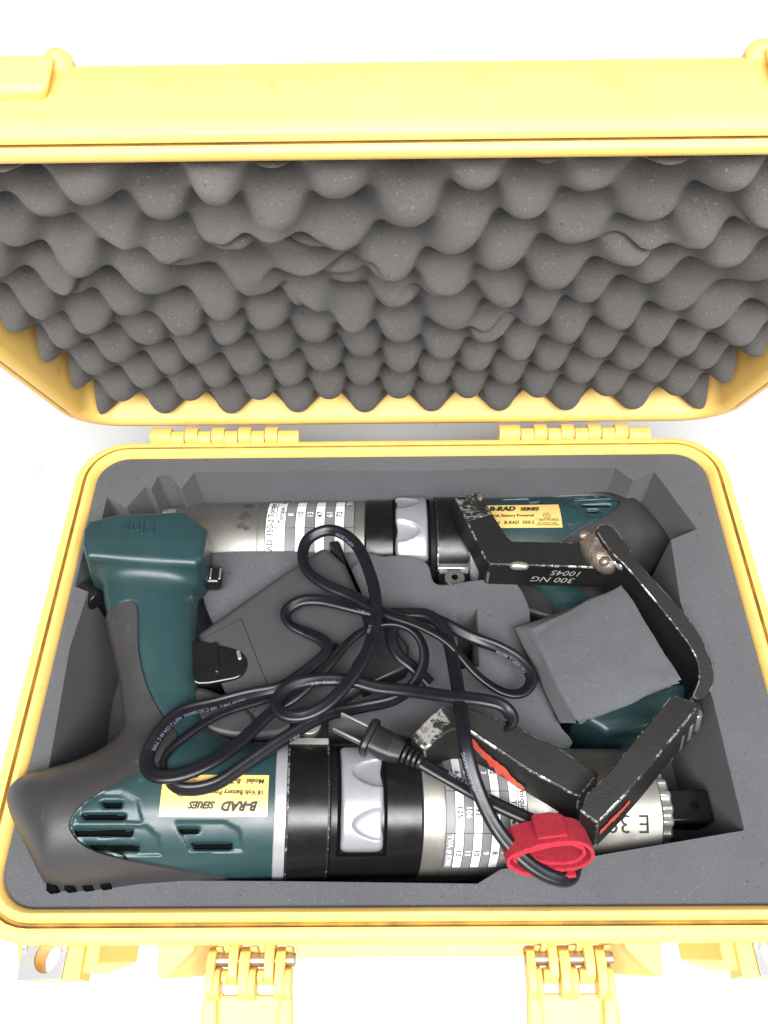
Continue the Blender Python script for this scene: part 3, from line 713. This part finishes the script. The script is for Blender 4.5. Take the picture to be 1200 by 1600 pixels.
gB = gun((-.2165, -.098, .118), (0, math.radians(7), math.radians(1.5)), 'bright steel torque gun with teal pistol handle nearest the latches', 'steel', .3560,
         (.2790, .2346, (.62, .02, -.60, -1.25), rowsB, 'B-RAD 700 Torque Chart', .05, ('Setting', 'Torque', 'Setting'), 'TVA # E380', -.90), 'B-700', True, 'torque guns')
# raised word on the handle foot, scribed number on the gearbox
P = Print(); P.text('Plus', .0125, (.0610, .1705), lambda a, b: (a, b, .0290 - .1 * max(0, b - .157)), PI + .06, bold=.0002)
o = P.build('raised_word', 'teal', gB); o.modifiers.new('s', 'SOLIDIFY').thickness = .0012; o.modifiers['s'].offset = 1
P = Print(); P.text('E 38', .0140, (.3475, -.0115), lambda a, b: (a, .0349 * math.sin(b / .0345), .0349 * math.cos(b / .0345)), PI, bold=-.0001)
P.build('scribed_number', 'ink', gB)
P = Print()
for pts in (((.300, .004), (.3025, -.006)), ((.304, .006), (.306, -.002), (.303, -.009)), ((.309, -.004), (.3115, -.012)), ((.314, .001), (.316, -.007), (.319, -.003)), ((.3365, .006), (.338, .000))):
    P.stroke(pts, .0006, lambda a, b: (a, .0348 * math.sin(b / .0345), .0348 * math.cos(b / .0345)))
P.build('pen_strokes', 'ink', gB)
cyl('battery_knob', (.014, .143, -.012), (.024, .134, -.012), .0070, 'gloss', gB)
bl = box('battery_latch', (.0975, .1480, -.002), (.012, .014, .012), 'gloss', gB, .003)
for k in (-1, 1): box('contact', (.0990 + .003 * k, .1480, .0042), (.0012, .008, .0006), 'bright', bl, .0002)
for k in range(4): box('grip_notch', (.0330 + .0088 * k, -.0400 + .0004 * k, .004), (.0050, .0040, .010), 'dark', gB, .0006, (0, 0, .12))
P = Print()
for pts in (((.0560, -.0270), (.0590, -.0330)), ((.0600, -.0265), (.0690, -.0285), (.0730, -.0330))): P.stroke(pts, .0007, on_side(.0016))
P.build('rubber_crack', 'dark', gB)
cyl('drive_pin', (.352, -.0190, .0190), (.3705, -.0190, .0190), .0046, 'bright', gA)
cyl('pin_collar', (.366, -.0190, .0190), (.3700, -.0190, .0190), .0052, 'dull', gA)
# smudges where paint flaked off the far gun
for k, (xx, aa, s_) in enumerate(((.3065, -.55, 1.0), (.3080, -.15, 1.2), (.3095, .10, .8), (.3055, .16, .6))):
    P = Print(); rg = random.Random(k); pts = [(xx + .0042 * s_ * (.55 + .6 * rg.random()) * math.cos(t), aa + .11 * s_ * (.4 + .8 * rg.random()) * math.sin(t)) for t in np.linspace(0, 2 * PI, 12)[:-1]]
    P.add(pts, [tuple(range(11))], curved(.03475)); P.build('dark_smudge', 'smudge', gA)

# ------------------------------------------------------------------ battery charger in the middle
CZ = .112
chg = empty('battery_charger', (-0.0767,0.0194,0.0700), label='dark grey battery charger under the tangled power cord', cat='charger')
org = Vector(chg.location)
def rel(pts, o=org): return [tuple(Vector(p) - o) for p in pts]
top = [(-0.1285,0.0088,0.1120), (-0.0632,0.0645,0.1120), (-0.0509,0.0723,0.1120), (-0.0371,0.0584,0.1120), (-0.0182,0.0101,0.1120), (-0.0123,-0.0133,0.1120), (-0.0275,-0.0275,0.1120), (-0.0711,-0.0562,0.1120), (-0.0875,-0.0579,0.1120)]
prism('housing', rel(top), (0, 0, -.045), 'charger', chg, .004, 3)
pan = [(-0.1254,0.0042,0.1125), (-0.1012,0.0189,0.1125), (-0.0810,-0.0264,0.1125), (-0.0934,-0.0524,0.1125)]
prism('cover_panel', rel([(p[0], p[1], .1131) for p in pan]), (0, 0, -.003), 'charger', chg, .0006)
well = [(-0.0300,0.0342,0.1130), (-0.0122,0.0205,0.1130), (0.0033,-0.0013,0.1130), (0.0015,-0.0159,0.1130), (-0.0252,-0.0291,0.1130), (-0.0323,-0.0136,0.1130), (-0.0220,0.0031,0.1130)]
prism('contact_well', rel([(p[0], p[1], .1140) for p in well]), (0, 0, -.022), 'plug', chg, .002)
side = [(-0.0499,0.0793,0.1000), (-0.0425,0.0807,0.1000), (-0.0282,0.0437,0.1000), (-0.0164,0.0204,0.1000), (-0.0225,0.0138,0.1000), (-0.0355,0.0557,0.1000)]
prism('side_rail', rel([(p[0], p[1], .106) for p in side]), (0, 0, -.03), 'plug', chg, .002)

# ------------------------------------------------------------------ loose foam block
blk = empty('foam_block', (0.1141,-0.0115,0.1150), label='loose tilted block of grey foam beside the bent black bar', cat='foam')
bo = Vector(blk.location)
T4 = [(0.0766,0.0018,0.1280), (0.1318,0.0259,0.1400), (0.1541,-0.0359,0.1420), (0.0973,-0.0556,0.1280)]
B4 = [(0.0680,0.0115,0.1120), (0.1317,0.0377,0.1040), (0.1604,-0.0231,0.0980), (0.0901,-0.0476,0.1040)]
def foam_block():
    v = []; n = 18; f = []
    T = [Vector(p) for p in T4]; B = [Vector(p) for p in B4]
    def bil(q, s, t): return (q[0] * (1 - s) + q[1] * s) * (1 - t) + (q[3] * (1 - s) + q[2] * s) * t
    bm = bmesh.new(); g = {}
    for k in range(9):
        for j in range(n + 1):
            for i in range(n + 1):
                if k in (0, 8) or i in (0, n) or j in (0, n):
                    s, t, u = i / n, j / n, k / 8
                    p = bil(B, s, t) * (1 - u) + bil(T, s, t) * u
                    e = (abs(2 * s - 1) ** 7 + abs(2 * t - 1) ** 7)
                    if k == 8: p.z -= .0028 * e - .0015 * (1 - (2 * s - 1) ** 2) * (1 - (2 * t - 1) ** 2)
                    p += nvec(p * 60) * .0012
                    if k == 8: p.z -= .006 * math.exp(-((s - .93) ** 2 + (t - .80) ** 2) / .02)
                    g[i, j, k] = bm.verts.new(p - bo)
    def q(*a):
        try: bm.faces.new([g[x] for x in a])
        except Exception: pass
    for a in range(n):
        for b in range(n):
            for k in (0, 8): q((a, b, k), (a + 1, b, k), (a + 1, b + 1, k), (a, b + 1, k))
        for k in range(8):
            for c in (0, n):
                q((a, c, k), (a + 1, c, k), (a + 1, c, k + 1), (a, c, k + 1)); q((c, a, k), (c, a + 1, k), (c, a + 1, k + 1), (c, a, k + 1))
    bmesh.ops.recalc_face_normals(bm, faces=bm.faces)
    me = bpy.data.meshes.new('block'); bm.to_mesh(me); bm.free()
    return link('block', me, 'foam', blk, 180)
foam_block()

# ------------------------------------------------------------------ reaction arms, black steel bars
arm = empty('reaction_arm', (0.1154,0.0641,0.1000), label='long black steel reaction arm with rusty weld lying over the dull steel gun', cat='steel arm')
ao = Vector(arm.location)
top = [(0.0352,0.1022,0.1240), (0.0525,0.1062,0.1240), (0.0568,0.0947,0.1240), (0.0674,0.0704,0.1240), (0.0704,0.0670,0.1240), (0.1358,0.0649,0.1240), (0.1352,0.0459,0.1240), (0.0547,0.0495,0.1240), (0.0518,0.0542,0.1240)]
b1 = prism('bent_bar', rel(top, ao), (0, -.001, -.024), 'arm', arm, .0010)
top = [(0.1221,0.0673,0.1370), (0.1328,0.0691,0.1370), (0.1456,0.0430,0.1350), (0.1665,0.0132,0.1300), (0.1753,-0.0031,0.1270), (0.1797,-0.0177,0.1230), (0.1793,-0.0299,0.1190), (0.1724,-0.0373,0.1160), (0.1671,-0.0357,0.1160), (0.1717,-0.0259,0.1190), (0.1709,-0.0135,0.1230), (0.1615,0.0028,0.1280), (0.1387,0.0371,0.1350), (0.1287,0.0502,0.1370)]
prism('curved_bar', rel([tuple(p) for p in catmull(top, 4, True)], ao), (-.003, 0, -.030), 'arm', arm, .0009)
def blob(name, pts, m, parent, o, h=.0012):
    V, Q = None, None
    pts = [(np.array(Vector(p) - o), r) for p, r in pts]
    def f(x, y, z):
        d = None
        for p, r in pts:
            e = np.sqrt((x - p[0]) ** 2 + (y - p[1]) ** 2 + (z - p[2]) ** 2) - r
            d = e if d is None else smin(d, e, .004)
        return d
    P = np.array([p for p, _ in pts]); R_ = max(r for _, r in pts) + .004
    V, Q = sdf_mesh(f, P.min(0) - R_, P.max(0) + R_, h)
    return link(name, mesh(name, V, Q), m, parent, 180)
blob('weld_bead', [((0.1192,0.0631,0.1240), .006), ((0.1214,0.0577,0.1250), .0075), ((0.1245,0.0523,0.1260), .0075), ((0.1281,0.0482,0.1250), .0065), ((0.1246,0.0639,0.1280), .006), ((0.1322,0.0553,0.1240), .006), ((0.1186,0.0712,0.1220), .004)], 'weld', arm, ao)
prism('scratched_end', rel([(0.0355,0.1014,0.1243), (0.0520,0.1055,0.1243), (0.0563,0.0940,0.1243), (0.0588,0.0878,0.1243), (0.0420,0.0819,0.1243)], ao), (0, 0, -.001), 'armend', arm, .0004)
rw = random.Random(5)
for k in range(14):
    t = rw.random(); p = Vector((0.1186,0.0677,0.1260)).lerp(Vector((0.1302,0.0448,0.1260)), t) + Vector((rw.uniform(-.005, .006), rw.uniform(-.004, .005), rw.uniform(-.001, .005)))
    blob('weld_spatter', [(p, rw.uniform(.0018, .0034)), (p + Vector((.002, .001, 0)), .002)], 'weld' if k % 3 else 'bright', arm, ao, .0008)
blob('edge_chip', [((0.0711,0.0484,0.1240), .0018), ((0.0740,0.0483,0.1240), .0022), ((0.0775,0.0478,0.1240), .0017), ((0.0687,0.0484,0.1240), .0012)], 'bright', arm, ao, .0006)
P = Print()
fp, fq = Vector((0.0587,0.0485,0.1240)) - ao, Vector((0.1307,0.0455,0.1240)) - ao; fx = (fq - fp).normalized(); fd = Vector((0, -.001, -.024)).normalized(); fn = fx.cross(fd).normalized()
if fn.y > 0: fn = -fn
onface = lambda a, b: tuple(fp + fx * a - fd * b + fn * .0006)
P.text('300 NG', .0085, (.0520, -.0115), onface, PI - .04, shear=.25); P.text('10045', .0080, (.0555, -.0035), onface, PI - .04, shear=.25)
P2 = Print(); P2.v = []; P.build('scribed_text', 'scribe', b1)

arm2 = empty('reaction_arm', (0.0954,-0.0863,0.1000), label='V-shaped black steel reaction arm with orange paint resting on the bright steel gun', cat='steel arm')
a2 = Vector(arm2.location)
top = [(0.0020,-0.0661,0.1380), (0.0131,-0.0543,0.1380), (0.0189,-0.0493,0.1380), (0.0285,-0.0486,0.1380), (0.0388,-0.0516,0.1380), (0.0576,-0.0586,0.1370), (0.0842,-0.0726,0.1340), (0.1021,-0.0845,0.1320), (0.0899,-0.0971,0.1320), (0.0657,-0.0845,0.1350), (0.0429,-0.0692,0.1370), (0.0329,-0.0624,0.1380), (0.0253,-0.0623,0.1380), (0.0189,-0.0658,0.1380), (0.0097,-0.0734,0.1380)]
prism('scratched_end', rel([(0.0027,-0.0658,0.1384), (0.0131,-0.0552,0.1384), (0.0189,-0.0501,0.1384), (0.0241,-0.0582,0.1384), (0.0182,-0.0652,0.1384), (0.0097,-0.0725,0.1384)], a2), (0, 0, -.001), 'armend', arm2, .0004)
c1 = prism('hooked_bar', rel(top, a2), (.001, -.010, -.024), 'arm', arm2, .0009)
top = [(0.1432,-0.0476,0.1500), (0.1575,-0.0531,0.1500), (0.1383,-0.0725,0.1500), (0.1215,-0.0894,0.1490), (0.1092,-0.1010,0.1470), (0.0945,-0.1135,0.1450), (0.0862,-0.1069,0.1450), (0.0911,-0.0984,0.1460), (0.1016,-0.0903,0.1480), (0.1225,-0.0686,0.1490)]
c2 = prism('toothed_bar', rel(top, a2), (.002, -.007, -.022), 'arm', arm2, .0009)
A0, A1 = Vector((0.1606,-0.0547,0.1420)) - a2, Vector((0.1246,-0.0884,0.1400)) - a2
for k in range(7):
    p = A0.lerp(A1, k / 6.2) + Vector((-.0022, .0012, -.004)); cyl('tooth', p, p + Vector((.001, -.004, -.012)), .0036, 'dull', c2, 10, .0008)
# orange paint on the outer faces
def paint(a, b, d, o, m, parent, off, slope=True):
    a, b = Vector(a) - o, Vector(b) - o; d = Vector(d); n = (b - a).cross(d).normalized(); n = n if n.z > 0 else -n
    rg = random.Random(7); v = []; f = []; N = 16
    for i in range(N + 1):
        p = a.lerp(b, i / N) + n * off; c_ = .30 + .42 * (i / N if slope else .3); k_ = 1 if slope else .6; v += [p + d * (c_ - k_ * (.12 + .10 * rg.random())), p + d * (c_ + k_ * (.06 + .16 * rg.random() * math.sin(PI * i / N)))]
        if i: k = 2 * i; f.append((k - 2, k, k + 1, k - 1))
    return link('orange_paint', mesh('orange_paint', v, f), m, parent)
paint((0.0346,-0.0634,0.1380), (0.0631,-0.0832,0.1352), (.001, -.010, -.024), a2, 'redpaint', c1, .0006)
paint((0.1129,-0.0980,0.1475), (0.0959,-0.1126,0.1452), (.002, -.007, -.022), a2, 'redpaint', c2, .0006, False)

# ------------------------------------------------------------------ power cord and plug
cord = empty('power_cord', (-0.0274,-0.0199,0.1180), label='black flat power cord tangled over the charger with a two-prong plug', cat='cord')
co = Vector(cord.location)
CP = [(.0038 * math.cos(t) , .0022 * math.sin(t) * (1 - .30 * math.exp(-(math.cos(t) / .25) ** 2))) for t in np.linspace(0, 2 * PI, 21)[:-1]]
def cable(pts, tw, texts=()):
    P = [np.array(p) - np.array(co) for p in pts]; n = 9
    path = catmull(P, n); N = len(path); t = np.interp(np.linspace(0, 1, N), np.linspace(0, 1, len(tw)), tw)
    k = np.array([1, 2, 3, 2, 1]) / 9; path = np.array(path)
    for a in range(3): path[2:-2, a] = np.convolve(path[:, a], k, 'valid')
    v, f, fr = sweep(path, CP, twist=t)
    o = link('cable', fixn(mesh('cable', v, f)), 'cable', cord, 60)
    L = np.concatenate([[0], np.cumsum(np.linalg.norm(np.diff(path, axis=0), axis=1))])
    S_ = np.array([x[0] for x in fr]); U_ = np.array([x[1] for x in fr])
    def on(flip):
        def fn(a, b):
            p = np.array([np.interp(a, L, path[:, i]) for i in range(3)]); s = np.array([np.interp(a, L, S_[:, i]) for i in range(3)]); u = np.array([np.interp(a, L, U_[:, i]) for i in range(3)])
            return tuple(p + s * b * flip + u * .0021)
        return fn
    pr = Print()
    for s0, tx in texts: pr.text(tx, .0026, (s0 * L[-1], .0012), on(-1), 0)
    if texts: pr.build('cable_print', 'cableink', o)['kind'] = 'stuff'
    return o
c1p = [(0.0064,-0.0802,0.1400), (0.0213,-0.0885,0.1380), (0.0427,-0.0993,0.1340), (0.0639,-0.1081,0.1300), (0.0791,-0.1141,0.1240), (0.0871,-0.1241,0.1220), (0.0799,-0.1362,0.1280), (0.0625,-0.1318,0.1340), (0.0451,-0.1151,0.1400), (0.0341,-0.0934,0.1500), (0.0296,-0.0714,0.1540), (0.0291,-0.0412,0.1400), (0.0267,-0.0085,0.1280), (0.0225,0.0058,0.1260), (0.0140,0.0146,0.1240), (0.0008,0.0167,0.1220),
       (-0.0180,0.0173,0.1220), (-0.0385,0.0227,0.1220), (-0.0517,0.0260,0.1220), (-0.0643,0.0252,0.1220), (-0.0722,0.0182,0.1220), (-0.0697,0.0099,0.1220), (-0.0593,0.0042,0.1220), (-0.0493,-0.0014,0.1230), (-0.0455,-0.0090,0.1240), (-0.0527,-0.0179,0.1250), (-0.0632,-0.0275,0.1270), (-0.0726,-0.0340,0.1280), (-0.0899,-0.0374,0.1280), (-0.1072,-0.0430,0.1300), (-0.1244,-0.0504,0.1360), (-0.1336,-0.0637,0.1410), (-0.1373,-0.0769,0.1430), (-0.1340,-0.0863,0.1450), (-0.1260,-0.0895,0.1470), (-0.1140,-0.0876,0.1470),
       (-0.1005,-0.0798,0.1440), (-0.0882,-0.0669,0.1380), (-0.0745,-0.0496,0.1330), (-0.0602,-0.0388,0.1320), (-0.0460,-0.0230,0.1310), (-0.0329,-0.0056,0.1290), (-0.0209,0.0039,0.1280), (-0.0055,0.0068,0.1270), (0.0070,0.0009,0.1260), (0.0117,-0.0107,0.1240), (0.0083,-0.0239,0.1220), (-0.0042,-0.0375,0.1210), (-0.0268,-0.0443,0.1240), (-0.0444,-0.0506,0.1300), (-0.0643,-0.0646,0.1360), (-0.0833,-0.0797,0.1400), (-0.1000,-0.0925,0.1430), (-0.1167,-0.0949,0.1440), (-0.1271,-0.0877,0.1420), (-0.1289,-0.0756,0.1390), (-0.1182,-0.0628,0.1360), (-0.1030,-0.0498,0.1310), (-0.0851,-0.0408,0.1260), (-0.0661,-0.0320,0.1210), (-0.0502,-0.0185,0.1170), (-0.0393,-0.0024,0.1160)]
cable(c1p, [.2, .2, .1, .1, 1.1, 1.2, .3, .0, .0, .1, .2, .2, .1, .1, 0, 0, 0, -.2, .1, .3, .6, .9, .3, .1, 0, .1, .2, .5, .9, 1.0, .9, .6, .4, .2, .1, .1, .1, .1, .2, .3, .5, .8, 1.0, 1.0, .9, .8, .9, 1.0, .9, .8, .7, .7, .8, .8, .9, 1.0, .9, .8, .5, .3, .1, 0],
      ((.015, 'NISPT-2 E83709 105 C'), (.165, '60 C 2C/18AWG'), (.30, 'E83709 VW-1 60 C'), (.455, 'E83709 VW-1  105 C 2C/18AWG  NISPT-2 CSA 60 C TYPE'), (.80, 'VW-1')))
c2p = [(0.0480,-0.0619,0.1260), (0.0572,-0.0590,0.1400), (0.0522,-0.0526,0.1470), (0.0400,-0.0489,0.1470), (0.0231,-0.0449,0.1420), (0.0012,-0.0382,0.1340), (-0.0165,-0.0349,0.1310), (-0.0304,-0.0314,0.1320), (-0.0484,-0.0313,0.1340), (-0.0638,-0.0359,0.1370), (-0.0712,-0.0453,0.1390), (-0.0680,-0.0534,0.1410), (-0.0573,-0.0557,0.1420), (-0.0450,-0.0503,0.1420), (-0.0334,-0.0378,0.1410), (-0.0236,-0.0217,0.1400), (-0.0179,-0.0027,0.1380), (-0.0165,0.0130,0.1360), (-0.0194,0.0338,0.1340), (-0.0276,0.0578,0.1310), (-0.0390,0.0708,0.1290), (-0.0504,0.0741,0.1270), (-0.0609,0.0680,0.1260), (-0.0636,0.0565,0.1260), (-0.0598,0.0447,0.1260), (-0.0477,0.0340,0.1270), (-0.0316,0.0257,0.1280), (-0.0120,0.0126,0.1310), (0.0070,0.0042,0.1320),
       (0.0255,-0.0070,0.1300), (0.0417,-0.0246,0.1240), (0.0564,-0.0333,0.1190), (0.0686,-0.0330,0.1170), (0.0747,-0.0243,0.1170), (0.0697,-0.0137,0.1170), (0.0570,-0.0050,0.1180), (0.0399,0.0014,0.1200), (0.0192,0.0137,0.1190), (0.0036,0.0174,0.1170), (-0.0075,0.0085,0.1150), (-0.0045,-0.0060,0.1140), (0.0050,-0.0143,0.1120), (0.0152,-0.0233,0.1080)]
cable(c2p, [1.1, .6, .1, 0, 0, .1, .1, .1, .2, .5, .4, .1, -.2, -.1, .1, .2, .3, .3, .3, .3, .4, .5, .6, .5, .3, 0, -.1, .2, .6, .9, .9, .7, .5, .5, .7, .8, .5, .3, .2, .1, .1, .1, .1],
      ((.165, '60 C 2C/18AWG   60 C'), (.36, '105 C'), (.46, 'NISPT-2 E83709'), (.80, 'CSA NISPT-2  E83709')))
# plug
pa, pb = np.array((-0.0218,-0.0662,0.1400)), np.array((0.0064,-0.0802,0.1400)); pd = (pb - pa); pl_ = np.linalg.norm(pd); pd /= pl_
plug = empty('plug', Vector(pa) - co, (0, 0, math.atan2(pd[1], pd[0])), parent=cord); plug.scale = (.95, .86, .86)
secs = [(0, .0105, .0085), (.0018, .0120, .0095), (.0040, .0118, .0092), (.0046, .0092, .0072), (.012, .0090, .0070), (.018, .0082, .0065), (.0225, .0062, .0054)]
v, f = loft([[(x, w * math.copysign(abs(math.cos(t)) ** .5, math.cos(t)), h * math.copysign(abs(math.sin(t)) ** .6, math.sin(t))) for t in np.linspace(0, 2 * PI, 33)[:-1]] for x, w, h in secs])
body = link('plug_body', fixn(mesh('plug_body', v, f)), 'plug', plug, 35)
for k in range(6): box('grip_ridge', (.0072 + k * .0015, 0, .0068), (.0007, .010, .0012), 'plug', body, .0002)
for k in range(4):
    v, f = lathe_x([(.0235 + k * .0030, .003), (.0235 + k * .0030, .0058 - k * .0004), (.0255 + k * .0030, .0056 - k * .0004), (.0255 + k * .0030, .003)], 20)
    link('strain_relief', fixn(mesh('strain_relief', v, f)), 'plug', plug, 35, [bev(.0004)])
for s in (-1, 1): box('prong', (-.0090, s * .0055, 0), (.019, .0016, .0062), 'dull', plug, .0004)

# ------------------------------------------------------------------ red hook and loop strap
strap = empty('cable_strap', (0.0730,-0.1221,0.1250), label='red hook and loop strap coiled round the power cord', cat='strap')
so = np.array(strap.location)
c0 = np.array((0.0677,-0.1225,0.1340)) - so; e1 = np.array((1, .06, 0)); e1 /= np.linalg.norm(e1); wd = np.array((.05, -.80, .60)); wd /= np.linalg.norm(wd); e2 = np.cross(wd, e1); e2 = e2 if e2[2] > 0 else -e2
path = []
for k in range(150):
    t = k / 149; an = -2.6 + t * 2 * PI * 2.25; a = .0150 + .0085 * t; b = .0045 + .0065 * t
    path.append(c0 + e1 * (a * math.cos(an) + .003) + e2 * (b * math.sin(an) + .0012 * math.sin(an * 2)) - wd * .004 * (1 - t))
ups = [tuple(wd)] * len(path)
rp = [(-.0009, -.0090), (.0009, -.0090), (.0011, -.003), (.0011, .003), (.0009, .0090), (-.0009, .0090), (-.0011, .003), (-.0011, -.003)]
v, f, _ = sweep(path, rp, ups); v = [tuple(Vector(p) + nvec(Vector(p) * 260) * .0004) for p in v]
link('strap_band', fixn(mesh('strap_band', v, f)), 'velcro', strap, 60)
end = [c0 + e1 * x + e2 * .0125 + wd * y for x, y in ((-.004, -.010), (.006, -.0115), (.012, -.009), (.011, .006), (-.004, .007))]
prism('strap_tip', [tuple(p) for p in end], tuple(-e2 * .0015), 'velcro', strap, .0005)
